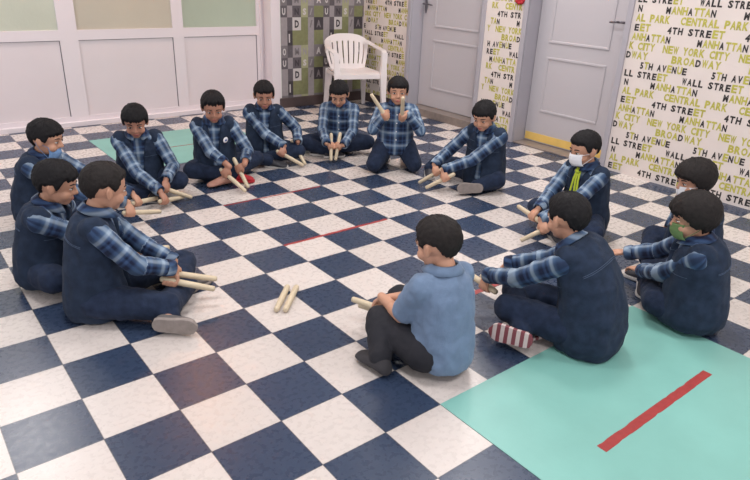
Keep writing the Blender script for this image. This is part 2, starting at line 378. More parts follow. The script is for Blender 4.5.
# ceiling lights (out of the top of the frame; they light the room and shine back from the floor)
MT['led'] = mat('lit_diffuser', (255, 250, 245), .5); nb = MT['led'].node_tree.nodes['Principled BSDF']
nb.inputs['Emission Color'].default_value = (1, .97, .95, 1); nb.inputs['Emission Strength'].default_value = 3
for i, (lx, ly) in enumerate(LIGHTS):
    t = empty('ceiling_light', 'square white panel light in the ceiling, %s' % ['left of and behind the camera', 'right of and behind the camera', 'over the left boys', 'over the right boys', 'beside the white panelling', 'added by the street-name wallpaper to brighten the back'][i], 'ceiling light', (lx, ly, CEIL), 0, 'square ceiling panel lights')
    bm = bmesh.new(); 
    for q in ((-.32, .32, -.32, -.3), (-.32, .32, .3, .32), (-.32, -.3, -.3, .3), (.3, .32, -.3, .3)): box(bm, *q, -.03, 0)
    obj('frame', bm, MT['upvc'], t)
    bm = bmesh.new(); box(bm, -.3, .3, -.3, .3, -.022, -.012); obj('diffuser', bm, MT['led'], t)
MT['warm'] = mat('lit_warm_bulb', (255, 190, 120), .5); nb = MT['warm'].node_tree.nodes['Principled BSDF']
nb.inputs['Emission Color'].default_value = (1, .42, .16, 1); nb.inputs['Emission Strength'].default_value = 34
t = empty('warm_ceiling_lamp', 'round warm orange ceiling lamp near the white panelling', 'ceiling lamp', (1.79, 2.9, CEIL))
bm = bmesh.new(); ell(bm, (0, 0, -.04), (.16, .16, .04)); obj('bulb', bm, MT['warm'], t, smooth=True)
bm = bmesh.new(); ell(bm, (0, 0, -.008), (.17, .17, .008)); obj('mount', bm, MT['upvc'], t, smooth=True)

# teal floor pieces with their red tape lines, and the tape lines on the tiles
def sheet(x0, x1, y0, y1, label):
    bm = bmesh.new(); box(bm, x0, x1, y0, y1, 0.0, .0022)
    o = obj('floor_mat', bm, MT['mat']); return tag(o, label, 'floor mat')
sheet(1.0, 2.25, -2.25, -1.25, 'teal vinyl floor sheet at the lower right, under the boys seated nearest the camera')
sheet(1.0, 2.25, 2.0, 3.0, 'teal vinyl floor sheet at the back, near the white panelled partition')
def strip(x0, x1, y, wd, z, label, worn=0):
    bm = bmesh.new(); N_ = 60; lo = []; hi = []
    for i in range(N_ + 1):
        x = x0 + (x1 - x0) * i / N_
        a = wd / 2 - worn * max(0, noise.noise(V((x * 26, y * 3, 0)))) ; b_ = wd / 2 - worn * max(0, noise.noise(V((x * 22, y * 3 + 9, 4))))
        lo.append((x, y - a)); hi.append((x, y + b_))
    for i in range(N_):
        q = (lo[i], lo[i + 1], hi[i + 1], hi[i])
        vs = [bm.verts.new((p[0], p[1], z + h)) for h in (0, .0007) for p in q]
        for f in ((3, 2, 1, 0), (4, 5, 6, 7), (0, 1, 5, 4), (1, 2, 6, 5), (2, 3, 7, 6), (3, 0, 4, 7)): bm.faces.new([vs[k] for k in f])
    bmesh.ops.remove_doubles(bm, verts=bm.verts, dist=1e-5)
    return tag(obj('floor_tape', bm, MT['tape']), label, 'tape')
strip(1.27, 2.0, -1.725, .036, .0022, 'worn wide red tape strip stuck on the near teal floor sheet', .008)
strip(1.25, 1.98, .246, .022, 0, 'longer red tape line on the checkered tiles in the middle of the circle', .008)
strip(1.25, 1.98, .985, .014, 0, 'thin red tape line on the checkered tiles in front of the two boys with badges', .01)
strip(1.25, 1.98, -.735, .03, 0, 'red tape bit on the tiles between the light blue shirt and the plaid sleeve', .006)
strip(1.25, 2.0, 2.47, .014, .0022, 'thin faded red tape line across the far teal floor sheet', .004)
# ---------------------------------------------------------------- children
def rotx(a): return M.Rotation(a, 3, 'X')
def rotz(a): return M.Rotation(a, 3, 'Z')
def ring_e(c, F, rx, ry, n=28, p=2.3):
    out = []
    for i in range(n):
        a = 2 * math.pi * i / n; ca, sa = math.cos(a), math.sin(a)
        k = (abs(ca) ** p + abs(sa) ** p) ** (-1 / p)
        out.append(c + F @ V((rx * k * ca, ry * k * sa, 0)))
    return out
def ik(S, W, la, lb, pole):
    d = W - S; D = d.length; k = 1.0
    if D > (la + lb) * .985: k = D / ((la + lb) * .985)
    la *= k; lb *= k; u = d / D; x = (la * la - lb * lb + D * D) / (2 * D); h = math.sqrt(max(la * la - x * x, 0))
    p = pole - u * pole.dot(u); p.normalize(); return S + u * x + p * h
def build_hair(Hm, style, seed, s):
    """closed shell over the skull: scalp line by azimuth, strand relief"""
    th, front, side, ear, back, nap = dict(short=(.006, .050, .044, .010, -.048, -.062), crop=(.006, .056, .046, .012, -.044, -.058),
        fringe=(.008, .040, .034, .004, -.052, -.068), bowl=(.017, .032, .006, -.034, -.074, -.090), quiff=(.008, .056, .046, .008, -.046, -.060))[style]
    nu, nv = 96, 56; c = V((0, -.008, .02)); R0 = V((.0725, .087, .077)); bm = bmesh.new(); rows = []
    def bound(az):                                                # 0 front, pi back
        d = math.degrees(az); P = [(0, front), (38, front - .004), (54, side), (72, ear - .016), (90, ear), (112, ear - .006), (138, back), (180, nap)]
        if style == 'bowl': P = [(0, front), (40, front - .004), (60, side), (80, ear), (100, ear), (120, back), (150, nap), (180, nap)]
        for (a, x), (b, y) in zip(P, P[1:]):
            if d <= b: t = (d - a) / (b - a); t = t * t * (3 - 2 * t); return x + (y - x) * t
        return nap
    for j in range(nv + 1):
        pol = math.pi * j / nv; row = []
        for i in range(nu):
            a = 2 * math.pi * i / nu; dx, dy, dz = math.sin(pol) * math.sin(a), math.sin(pol) * math.cos(a), math.cos(pol)
            az = abs(math.atan2(dx, dy)); zb = bound(az) + .014 * noise.noise(V((a * 5 + seed, 2, seed))) + .009 * noise.noise(V((a * 24, seed, 1)))
            z = c.z + R0.z * dz; m = (z - zb) / .012; m = max(-1, min(1, m)); m = .5 + .5 * m
            strand = .0040 * noise.noise(V((a * 14 + pol * 3, pol * 2.2, seed))) + .0026 * noise.noise(V((a * 34 + pol * 6, pol * 4, seed + 5)))
            top = max(0, dz) * (.006 if style in ('short', 'quiff') else .003)
            if style == 'quiff' and dy > .1: top += .016 * max(0, dz) * dy
            r = 1 + (th + strand + top + (.006 * max(0, -dz) * max(0, -dy) if style == 'bowl' else 0)) / .078 * m - .16 * (1 - m)
            p = c + V((R0.x * dx, R0.y * dy, R0.z * dz)) * r
            row.append(p * s)
            if j in (0, nv): break
        rows.append(row)
    V0 = bm.verts.new(Hm @ rows[0][0]); V1 = bm.verts.new(Hm @ rows[-1][0]); rr = [[bm.verts.new(Hm @ p) for p in r] for r in rows[1:-1]]
    for i in range(nu):
        k = (i + 1) % nu; bm.faces.new((V0, rr[0][i], rr[0][k])); bm.faces.new((V1, rr[-1][k], rr[-1][i]))
        for j in range(len(rr) - 1): bm.faces.new((rr[j][i], rr[j + 1][i], rr[j + 1][k], rr[j][k]))
    return bm
def hand(bm, c, w_, a, b, s):
    """fist closed round a stick: c stick centre, a stick axis to the tip, w_ from wrist to knuckles, b towards the back of the hand"""
    r = .0125; P = lambda ca, cw, cb: c + (a * ca + w_ * cw + b * cb) * s
    F = M((a, w_, b)).transposed()
    ell(bm, P(0, -.018, r + .010), (.029 * s, .036 * s, .0135 * s), F)
    ell(bm, P(-.006, -.030, r + .006), (.022 * s, .026 * s, .014 * s), F)
    for k, (o, L, rad) in enumerate(((.0255, .94, .0074), (.0085, 1.05, .0077), (-.0085, 1.0, .0074), (-.0245, .8, .0066))):
        tube(bm, [P(o * .9, -.004, r + .009), P(o, .014 * L, r + .008), P(o, .024 * L, .002), P(o, .012, -r - .007), P(o, -.008 * L, -r - .005)], [rad * s * 1.05, rad * s * 1.05, rad * s, rad * s * .95, rad * s * .85], 10)
    tube(bm, [P(.012, -.040, r + .004), P(.031, -.026, r - .004), P(.037, -.010, -.005), P(.033, .006, -r - .003)], [.011 * s, .0098 * s, .0086 * s, .0075 * s], 10)
    return P(-.002, -.062, r + .006)
def open_hand(bm, c, w_, a, b, s):
    """relaxed open hand lying on the leg, slightly curled"""
    P = lambda ca, cw, cb: c + (a * ca + w_ * cw + b * cb) * s; F = M((a, w_, b)).transposed()
    ell(bm, P(0, -.018, 0), (.030 * s, .037 * s, .013 * s), F)
    for o, L, rad in ((.0255, .94, .0072), (.0085, 1.05, .0075), (-.0085, 1.0, .0072), (-.0245, .78, .0064)):
        tube(bm, [P(o * .9, -.004, 0), P(o * 1.05, .016 * L, .001), P(o * 1.1, .034 * L, -.005), P(o * 1.1, .047 * L, -.016), P(o * 1.1, .052 * L, -.026)], [rad * s * 1.05, rad * s, rad * s * .95, rad * s * .9, rad * s * .8], 10)
    tube(bm, [P(.014, -.040, 0), P(.033, -.024, -.004), P(.041, -.006, -.010), P(.042, .010, -.018)], [.011 * s, .0095 * s, .0084 * s, .0072 * s], 10)
    return P(0, -.058, .002)
def foot_mesh(A, t, up, s, kind, nseg=18):
    """shoe (upper, sole) lofted along the foot axis; A ankle"""
    t = t.normalized(); F = frame_of(t, up)                       # x side, y toe, z up
    o = A - F @ V((0, 0, .045 * s))
    prof = [(-.052, .012, .018), (-.048, .024, .040), (-.030, .031, .058), (-.005, .032, .062), (.02, .032, .056), (.05, .035, .045), (.08, .038, .036), (.105, .036, .030), (.122, .027, .024), (.131, .012, .014)]
    if kind == 'foot': prof = [(y * 1.05, x * 1.15, z * 1.12) for y, x, z in prof]
    up_b = bmesh.new(); rings = []
    for y, wx, hz in prof:
        ring = []
        for i in range(nseg):
            a = 2 * math.pi * i / nseg; cx, cz = math.cos(a), math.sin(a); p = 2.6
            k = (abs(cx) ** p + abs(cz) ** p) ** (-1 / p)
            z = hz * .5 + hz * .5 * k * cz; x = wx * k * cx * (1 - .28 * max(0, cz))
            ring.append(o + F @ V((x * s, y * s, (z + (.010 if kind == 'shoe' else 0)) * s)))
        rings.append(ring)
    loft(up_b, rings)
    sole = None
    if kind == 'shoe':
        sole = bmesh.new(); rings = []; tmi = []
        ys = [-.056 + .193 * i / 22 for i in range(23)]
        for q, y in enumerate(ys):
            wx = np.interp(y, [v[0] for v in prof], [v[1] for v in prof]) + .004
            if q in (0, 22): wx *= .6
            rings.append([o + F @ V((x * s, y * s, z * s)) for x, z in ((-wx * .94, 0), (-wx * .33, -.001), (wx * .33, -.001), (wx * .94, 0), (wx, .006), (wx, .016), (wx * .3, .017), (-wx * .3, .017), (-wx, .016), (-wx, .006))])
            tmi.append(1 if (q // 2) % 2 else 0)
        loft(sole, rings, 0, tmi)
    return up_b, sole
def seg_coord(pts, segs):
    """for every vertex: nearest bone; along-bone and around-bone distances"""
    n = len(pts); best = np.full(n, 1e9); out = np.zeros((n, 3))
    for kind, a, b, rad, ref, off in segs:
        a = np.array(a); b = np.array(b); ref = np.array(ref); d = b - a; L = np.linalg.norm(d); d = d / L
        t = np.clip((pts - a) @ d, 0, L); q = pts - a - t[:, None] * d; dist = np.linalg.norm(q, axis=1) / rad
        m = dist < best; best[m] = dist[m]
        if kind == 'torso':
            out[m, 0] = ((pts - a) @ d)[m] + .3; out[m, 1] = ((pts - a) @ ref)[m] + .5; out[m, 2] = 0
        else:
            r1 = ref - d * ref.dot(d); r1 /= np.linalg.norm(r1); r2 = np.cross(d, r1)
            ang = np.arctan2(q @ r2, q @ r1)
            out[m, 0] = t[m] + off; out[m, 1] = ang[m] * .034 + .5; out[m, 2] = 1
    return out
def wrinkle(me, amp, fr, seed):
    co = coords(me); no = normals(me)
    d = np.array([noise.noise(V((p[0] * fr + seed, p[1] * fr, p[2] * fr * .8))) + .5 * noise.noise(V((p[0] * fr * 2.3, p[1] * fr * 2.3 + seed, p[2] * fr * 1.6))) for p in co])
    setco(me, co + no * (d * amp)[:, None])
def kid(sp):
    s = sp.get('s', 1.0); seed = sp['seed']; th = math.radians(sp['face']); rz = th - math.pi / 2
    Rw = M.Rotation(rz, 3, 'Z'); lean = math.radians(sp.get('lean', 12)); tw = math.radians(sp.get('tw', 0))
    side = math.radians(sp.get('side', 0))
    pel = sp.get('pelvis', .095); wx_ = sp.get('wx', 1.0)
    Hr = rotz(math.radians(sp.get('hyaw', 0))) @ rotx(-math.radians(sp.get('hpitch', 15))) @ M.Rotation(math.radians(sp.get('hroll', 0)), 3, 'Y')
    hoff = V((0, .016, .020)) * s + Hr @ V((0, .014, .078)) * s
    def spine(L, n=24):
        p = V((0, 0, pel)); out = [(p.copy(), 0)]
        for i in range(n):
            t = (i + .5) / n; a = lean * (-.2 + 2.0 * t); p = p + V((math.sin(side) * math.cos(a), math.sin(a), math.cos(a) * math.cos(side))) * (L / n); out.append((p.copy(), (i + 1) / n))
        return out
    L = .33
    for _ in range(12):
        z = spine(L)[-1][0].z + hoff.z; L += (sp['hz'] - z)
    L = max(.25, min(.44, L)); S_ = spine(L)
    def fr(t):
        """centre and frame (x right, y front, z up along spine) at parameter t"""
        tt = max(0, min(1, t)); i = tt * 24; k = min(23, int(i)); c = S_[k][0].lerp(S_[k + 1][0], i - k)
        a = lean * (-.2 + 2.0 * tt); F = M.Rotation(-tw * tt, 3, 'Z') @ M.Rotation(side, 3, 'Y') @ rotx(-a)
        if t < 0: c = c + V((0, 0, t * L)); F = M.Identity(3)
        return c, F
    hc = S_[-1][0] + hoff
    root = V((sp['head'][0], sp['head'][1], 0)) - Rw @ V((hc.x, hc.y, 0)); root.z = 0
    toL = lambda p: Rw.transposed() @ (V(p) - root)
    R_ = empty('person', sp['label'], 'person', root, rz, 'children sitting in a circle on the floor')
    Hm = M.Translation(hc) @ Hr.to_4x4(); H = lambda x, y, z: Hm @ (V((x, y, z)) * s)
    skin = MT[sp.get('skin', 'skin')]
    # ---- joints
    sh = {}; el = {}; wr = {}; hb = bmesh.new(); sticks = []
    for sd, sx in (('R', 1), ('L', -1)):
        c, F = fr(.86); S = c + F @ V((sp.get('shw', .118) * s * sx, .018 * s, 0)); sh[sd] = S
        h = sp['hands'][sd]; g = toL(h[0]); tip = toL(h[1]) if h[1] else None
        fdir = (g - S).normalized()
        if tip is not None:
            a = (tip - g).normalized(); D = min((tip - g).length, .195); g = tip - a * D; sticks.append((root + Rw @ tip, Rw @ a, h[2] if len(h) > 2 else None))
            w_ = fdir + V((0, 0, -.35)); w_ = (w_ - a * w_.dot(a)).normalized()
            b = w_.cross(a) if sd == 'R' else a.cross(w_)
            if b.z < -.2: b = -b
            wp = hand(hb, g, w_, a, b, s * .92)
        else:
            w_ = (fdir * V((1, 1, .3))).normalized(); a = (w_.cross(V((0, 0, 1))) * (-sx)).normalized(); b = a.cross(w_) * (-sx)
            b = b if b.z > 0 else -b
            wp = open_hand(hb, g, w_, a, b, s * .92)
        wr[sd] = wp
        pole = V((sx * .8, -.35, -.75)) if 'pole' not in sp else V((sx * sp['pole'][0], sp['pole'][1], sp['pole'][2]))
        el[sd] = ik(S, wp, .195 * s, .165 * s, pole)
    lg = {}
    D = {'R': ((.235, .15, .10), (-.02, .235, .048), (-.85, .25, -.05), (0, .35, 1)), 'L': ((-.235, .15, .10), (.03, .165, .05), (.85, .3, -.1), (0, -.2, 1))}
    for sd, sx in (('R', 1), ('L', -1)):
        q = sp.get('legs', {}).get(sd)
        hip = V((.078 * sx, .01, pel)) * s
        if q: kn, an, to = [toL(p) for p in q[:3]]; td = to - an; up = Rw.transposed() @ V(q[3]) if len(q) > 3 else V((0, 0, 1))
        else:
            k_, a_, t_, u_ = D[sd]; kn, an, td, up = V(k_) * s, V(a_) * s, V(t_), V(u_)
            kn = kn * sp.get('legk', 1.0); kn.z = k_[2] + sp.get('kz', 0)
        lg[sd] = (hip, kn, an, td, up)
    # ---- body: one continuous surface (head, neck, trunk, arms, hands, legs)
    bm = bmesh.new(); e = lambda c, r, R=None, n=20: ell(bm, H(*c), tuple(x * s for x in r), Hr @ R if R else Hr, n, 14)
    e((0, -.01, .02), (.0695, .084, .075), None, 32); e((0, .020, -.03), (.0525, .053, .062), None, 28)
    e((0, .042, -.074), (.026, .024, .018)); e((0, -.005, -.035), (.048, .055, .05))
    for sx in (1, -1):
        e((.031 * sx, .046, -.036), (.024, .022, .024)); e((.070 * sx, -.004, -.010), (.0075, .017, .026), rotz(.35 * sx)); e((.074 * sx, -.010, -.002), (.005, .014, .018), rotz(.5 * sx))
        e((.0085 * sx, .076, -.029), (.0065, .008, .006)); e((.028 * sx, .064, .014), (.018, .006, .005)); e((.028 * sx, .0625, .0045), (.0145, .0075, .0045)); e((.028 * sx, .060, -.0085), (.014, .006, .003))
    tube(bm, [H(0, .070, .006), H(0, .077, -.010), H(0, .084, -.024)], [.0058 * s, .0068 * s, .0088 * s])
    e((0, .0695, -.0515), (.0165, .0085, .0042)); e((0, .0685, -.0595), (.0145, .0085, .005)); e((0, .062, -.055), (.022, .010, .014))
    tube(bm, [H(0, -.016, -.045), S_[-1][0] + V((0, 0, .015)), fr(.8)[0]], [.037 * s, .037 * s, .06 * s], 20)
    loft(bm, [ring_e(fr(t)[0], fr(t)[1], rx * s * wx_, ry * s) for t, rx, ry in ((-.2, .08, .07), (0, .11, .085), (.3, .10, .075), (.6, .105, .075), (.85, .11, .07), (.97, .06, .05))])
    for sd in 'RL':
        tube(bm, [fr(.86)[0], sh[sd], el[sd], wr[sd]], [.05 * s, .036 * s, .029 * s, .0185 * s], 18)
        d = (wr[sd] - el[sd]).normalized(); tube(bm, [el[sd], el[sd].lerp(wr[sd], .35)], [.029 * s, .028 * s], 18)
        hip, kn, an, td, up = lg[sd]; tube(bm, [fr(0)[0], hip, kn, an], [.08 * s, .058 * s, .042 * s, .029 * s], 18)
    me = bpy.data.meshes.new('h'); hb.to_mesh(me); bm.from_mesh(me); bpy.data.meshes.remove(me); hb.free()
    if sp.get('barefoot'):
        for sd in sp['barefoot']:
            ub, _ = foot_mesh(lg[sd][2], lg[sd][3], lg[sd][4], s, 'foot'); me = bpy.data.meshes.new('h'); ub.to_mesh(me); bm.from_mesh(me); ub.free()
    body = vox(bm, sp.get('vs', .0045), 2, .4)
    # lips keep their own colour
    cen = np.empty(len(body.polygons) * 3); body.polygons.foreach_get('center', cen); cen = cen.reshape(-1, 3)
    Hi = np.array(Hm.inverted()); lc = (cen @ Hi[:3, :3].T + Hi[:3, 3]) / s
    lipm = (np.abs(lc[:, 0]) < .0165) & (lc[:, 1] > .06) & (np.abs(lc[:, 2] + .0555) < .0085 - .3 * np.abs(lc[:, 0]))
    bo = link('body', body, [skin, MT['lip']], R_); body.polygons.foreach_set('material_index', lipm.astype(np.int32)); body.polygons.foreach_set('use_smooth', [True] * len(body.polygons))
    # ---- face parts
    dn = sp.get('gaze', -1)
    for sx in (1, -1):
        eb = bmesh.new(); ell(eb, H(.028 * sx, .0635, -.0015), (.0118 * s, .0075 * s, (.0062 if dn > -.5 else .005) * s), Hr, 16, 10)
        eo = obj('eye', eb, MT['eyew'], R_, smooth=True)
        ib = bmesh.new(); ell(ib, H(.028 * sx, .0695, -.0015 + (.0 if dn > -.5 else -.0015)), (.0058 * s, .0028 * s, (.0058 if dn > -.5 else .0045) * s), Hr, 14, 8); obj('iris', ib, MT['iris'], eo, smooth=True)
        wb = bmesh.new(); wire(wb, [H(.014 * sx, .0725, .0165), H(.024 * sx, .0722, .0205), H(.034 * sx, .0672, .0195), H(.042 * sx, .060, .0155)], .0028 * s, 8); obj('eyebrow', wb, MT['brow'], R_, smooth=True)
        wb = bmesh.new(); wire(wb, [H(.017 * sx, .070, .0015), H(.028 * sx, .0722, .0052), H(.039 * sx, .0655, .0018)], .0014 * s, 6); obj('eyelashes', wb, MT['brow'], R_, smooth=True)
    hob = obj('hair', build_hair(Hm, sp['hair'], seed, s), MT[sp.get('haircol', 'hair')], R_, smooth=True)
    # ---- shirt with sleeves
    short = sp.get('short_sleeves'); vest = sp.get('vest', True); shirt_m = MT[sp.get('shirt', 'plaid')]
    bm = bmesh.new(); big = 0 if vest else .010 + sp.get('bulk', 0)
    loft(bm, [ring_e(fr(t)[0], fr(t)[1], (rx + big) * s * wx_, (ry + big * .9) * s) for t, rx, ry in ((-.19, .118, .10), (-.05, .132, .112), (.2, .128, .104), (.5, .122, .094), (.75, .122, .088), (.9, .098, .074), (1.0, .052, .050))])
    segs = [('torso', tuple(fr(0)[0]), tuple(fr(1)[0]), .125, tuple(fr(.5)[1] @ V((1, 0, 0))), 0)]
    for sd in 'RL':
        S, E_, W_ = sh[sd], el[sd], wr[sd]; k = sp.get('sleeve', .84)
        tube(bm, [fr(.86)[0], S], [.06 * s, .046 * s], 18)
        if short:
            tube(bm, [S, S.lerp(E_, .8)], [.052 * s, .051 * s], 20)
        else:
            tube(bm, [S, E_], [.046 * s, .042 * s], 20); En = E_.lerp(W_, k); tube(bm, [E_, En], [.043 * s, .034 * s], 20); d = (W_ - E_).normalized()
            tube(bm, [E_.lerp(W_, k * .84), En], [.037 * s, .035 * s], 20)
        segs.append(('arm', tuple(S), tuple(E_), .05, (0.1, -.4, -1), .02)); segs.append(('arm', tuple(E_), tuple(W_), .04, (0.1, -.4, -1), .02 + (E_ - S).length))
    me = vox(bm, .0065, 4); wrinkle(me, .0055, 24, seed)
    at = me.attributes.new('cloth', 'FLOAT_VECTOR', 'POINT'); at.data.foreach_set('vector', seg_coord(coords(me), segs).ravel())
    so = link('shirt', me, shirt_m, R_)
    cb = bmesh.new(); c1, F1 = fr(1.0)                                # folded collar round the neck, open at the throat
    ra, rb = [], []
    prof_ = []
    for i in range(25):
        a = math.pi / 2 + .30 + (2 * math.pi - .6) * i / 24; dv = V((math.cos(a), math.sin(a), 0)); k = 1 + .25 * max(0, math.sin(a)) 
        A = [c1 + F1 @ (V((dv.x * r_, dv.y * r_ * (1 if dv.y < 0 else 1.12), zz)) * s) for r_, zz in ((.043, .012), (.046, .030), (.053, .029), (.070 * k, .000), (.066 * k, -.003), (.047, .022))]
        prof_.append(A)
    loft(cb, prof_); me = bpy.data.meshes.new('collar'); bmesh.ops.recalc_face_normals(cb, faces=cb.faces); cb.to_mesh(me); cb.free()
    at = me.attributes.new('cloth', 'FLOAT_VECTOR', 'POINT'); at.data.foreach_set('vector', (coords(me)[:, [2, 0, 1]] + .4).ravel())
    me.polygons.foreach_set('use_smooth', [True] * len(me.polygons)); co_ = link('collar', me, shirt_m, R_)
    if not short:
        for sd in 'RL':                                              # cuff bands
            E_, W_ = el[sd], wr[sd]; d = (W_ - E_).normalized(); En = E_.lerp(W_, sp.get('sleeve', .84)); F = frame_of(d); bmc = bmesh.new()
            loft(bmc, [[En + d * (q * s) + F @ V((r * s * math.cos(2 * math.pi * i / 20), 0, r * s * math.sin(2 * math.pi * i / 20))) for i in range(20)] for q, r in ((-.004, .036), (.0, .0375), (.022, .0365), (.034, .034), (.034, .028), (.018, .026))])
            me = bpy.data.meshes.new('cuff'); bmesh.ops.recalc_face_normals(bmc, faces=bmc.faces); bmc.to_mesh(me); bmc.free()
            at = me.attributes.new('cloth', 'FLOAT_VECTOR', 'POINT'); at.data.foreach_set('vector', (coords(me)[:, [0, 2, 1]] + .4).ravel())
            me.polygons.foreach_set('use_smooth', [True] * len(me.polygons)); link('cuff', me, shirt_m, R_)
    elif short:
        pass
    # ---- denim vest
    vb = sp.get('bulk', 0)
    if vest:
        bm = bmesh.new()
        loft(bm, [ring_e(fr(t)[0], fr(t)[1], (rx + vb) * s * wx_, (ry + vb * .8) * s) for t, rx, ry in ((-.235, .132, .118), (-.12, .150, .134), (.05, .153, .134), (.25, .147, .122), (.5, .139, .108), (.75, .137, .100), (.9, .112, .086), (.985, .066, .062))])
        for sx in (1, -1): ell(bm, fr(.86)[0] + fr(.86)[1] @ V((.100 * sx * wx_, .004, .004)) * s, (.054 * s, .062 * s, .056 * s), fr(.86)[1])
        me = vox(bm, .0065, 4); wrinkle(me, .007, 15, seed + 3)
        co = coords(me); new = co.copy()
        for i, p in enumerate(co):                                   # opening down the front shows the shirt
            p = V(p); t = (p - fr(0)[0]).dot((fr(1)[0] - fr(0)[0]).normalized()) / L; c, F = fr(t); q = F.transposed() @ (p - c)
            wd = .016 + .045 * max(0, t - .45) + .02 * max(0, .3 - t)
            if q.y > 0 and t > .02 and abs(q.x) < wd * s + .006:
                k = max(0, min(1, (wd * s + .006 - abs(q.x)) / .007)); q.y -= .040 * k * s; new[i] = c + F @ q
        setco(me, new); vo = link('vest', me, MT['denim'], R_)
        me.polygons.foreach_set('use_smooth', [True] * len(me.polygons))
        # seams: yoke across the back, side seams, hem; laid on the cloth
        from mathutils.bvhtree import BVHTree
        bv = BVHTree.FromPolygons([tuple(v.co) for v in me.vertices], [tuple(p.vertices) for p in me.polygons])
        def lay(path):
            out = []
            for t, a in path:
                c, F = fr(t); d = F @ V((math.sin(a), -math.cos(a), 0)); hit = bv.ray_cast(c + d * .5, -d)
                if hit[0]: out.append(hit[0] + d * .0018)
            return out
        sb = bmesh.new()
        for path in ([(.70 + .02 * math.cos(a * 2), a) for a in np.linspace(-1.25, 1.25, 70)], [(.685 + .02 * math.cos(a * 2), a) for a in np.linspace(-1.25, 1.25, 70)],
                     [(.80, a) for a in np.linspace(2.2, 2.9, 8)], [(.6, a) for a in np.linspace(2.0, 2.85, 10)], [(.6, a) for a in np.linspace(-2.85, -2.0, 10)]):
            P_ = lay(path)
            if len(P_) > 2: wire(sb, P_, .0010, 5)
        obj('stitching', sb, MT['stitch'], vo)
        if sp.get('badge'):
            P_ = lay([(.66, math.pi - .62 * sp['badge'])])[0]; c, F = fr(.66); d = (P_ - c).normalized(); Fb = frame_of(d)
            bb = bmesh.new(); ell(bb, P_ + d * .004, (.021, .005, .021), Fb, 24, 10); o_ = obj('badge', bb, MT['badge'], R_, smooth=True)
            bb = bmesh.new(); ell(bb, P_ + d * .0075 , (.011, .0022, .008), Fb, 16, 8); obj('badge_print', bb, MT['badge_b'], o_, smooth=True)
    else:
        bb = bmesh.new()                                             # button placket
        for t in (.2, .4, .6, .8):
            c, F = fr(t); rr_ = np.interp(t, [.2, .5, .75, .9], [.104, .094, .088, .074]) + big * .9
            ell(bb, c + F @ V((0, (rr_ + .001) * s, 0)), (.005, .004, .005), F, 10, 6)
        obj('buttons', bb, MT['badge'], so)
    # ---- trousers
    bm = bmesh.new(); T_ = MT[sp.get('trousers', 'denim2')]
    ell(bm, V((0, -.005, .086 if pel < .12 else pel)) * s, (.132 * s * wx_, .108 * s, .082 * s))
    for sd in 'RL':
        hip, kn, an, td, up = lg[sd]; tube(bm, [V((0, 0, pel * .98)) * s, hip, kn], [.085 * s, .080 * s, .060 * s], 20); e2 = kn.lerp(an, sp.get('cuffk', .93))
        tube(bm, [kn, e2], [.060 * s, .043 * s], 20)
    me = vox(bm, .0065, 4); co = coords(me); me.update(); wrinkle(me, .006, 20, seed + 8)
    co = coords(me); co[:, 2] = np.maximum(co[:, 2], .0032); setco(me, co)
    me.polygons.foreach_set('use_smooth', [True] * len(me.polygons)); link('trousers', me, T_, R_)
    # ---- feet
    for sd in 'RL':
        hip, kn, an, td, up = lg[sd]; kind = sp.get('shoe', {}).get(sd, sp.get('shoe', {}).get('both', ('shoe', 'shoe_k', 'sole_w')))
        if kind[0] == 'bare': continue
        ub, sl = foot_mesh(an, td, up, s * .94, 'shoe' if kind[0] == 'shoe' else 'foot')
        for b_ in (ub, sl):
            if b_:
                for v in b_.verts: v.co.z = max(v.co.z, .0026)
        uo = obj('shoe' if kind[0] == 'shoe' else 'sock', ub, MT[kind[1]], R_, smooth=True)
        m_ = uo.modifiers.new('sub', 'SUBSURF'); m_.levels = m_.render_levels = 1
        if len(kind) > 4: uo['label'] = kind[4]
        if sl: obj('shoe_sole', sl, [MT[kind[2]], MT[kind[3] if len(kind) > 3 and kind[3] else kind[2]]], uo)
    # ---- masks and ribbon
    mk = sp.get('mask')
    if mk:
        mm, drop = mk; bm = bmesh.new(); rows = []
        nx, nz = 17, 9
        def mp(i, j, off):
            x = (i / (nx - 1) * 2 - 1); zc = (j / (nz - 1) * 2 - 1)
            X = .052 * x; Z = -.043 + .035 * zc - drop * .030; 
            Y = .086 - .031 * abs(x) ** 2.2 - .010 * zc * zc + .006 * math.exp(-(x * 3) ** 2) * (1 if zc > -.3 else .4) - drop * .018 + .0012 * math.sin(zc * 9)
            return H(X, Y + off, Z)
        A = [[bm.verts.new(mp(i, j, .003)) for i in range(nx)] for j in range(nz)]; B_ = [[bm.verts.new(mp(i, j, -.001)) for i in range(nx)] for j in range(nz)]
        for j in range(nz - 1):
            for i in range(nx - 1):
                bm.faces.new((A[j][i], A[j][i + 1], A[j + 1][i + 1], A[j + 1][i])); bm.faces.new((B_[j + 1][i], B_[j + 1][i + 1], B_[j][i + 1], B_[j][i]))
        for j in range(nz - 1):
            bm.faces.new((A[j][0], A[j + 1][0], B_[j + 1][0], B_[j][0])); bm.faces.new((A[j + 1][-1], A[j][-1], B_[j][-1], B_[j + 1][-1]))
        for i in range(nx - 1):
            bm.faces.new((A[0][i + 1], A[0][i], B_[0][i], B_[0][i + 1])); bm.faces.new((A[-1][i], A[-1][i + 1], B_[-1][i + 1], B_[-1][i]))
        mo = obj('face_mask', bm, MT[mm], R_, smooth=True)
        for sx in (1, -1):
            lb = bmesh.new()
            wire(lb, [H(.051 * sx, .054 - drop * .018, -.012 - drop * .030), H(.064 * sx, .012, -.011 - drop * .015), H(.0755 * sx, -.016, -.002), H(.077 * sx, -.024, -.014), H(.070 * sx, -.006, -.036 - drop * .01), H(.051 * sx, .050 - drop * .018, -.070 - drop * .030)], .0013 * s, 6)
            obj('ear_loop', lb, MT[mm], mo)
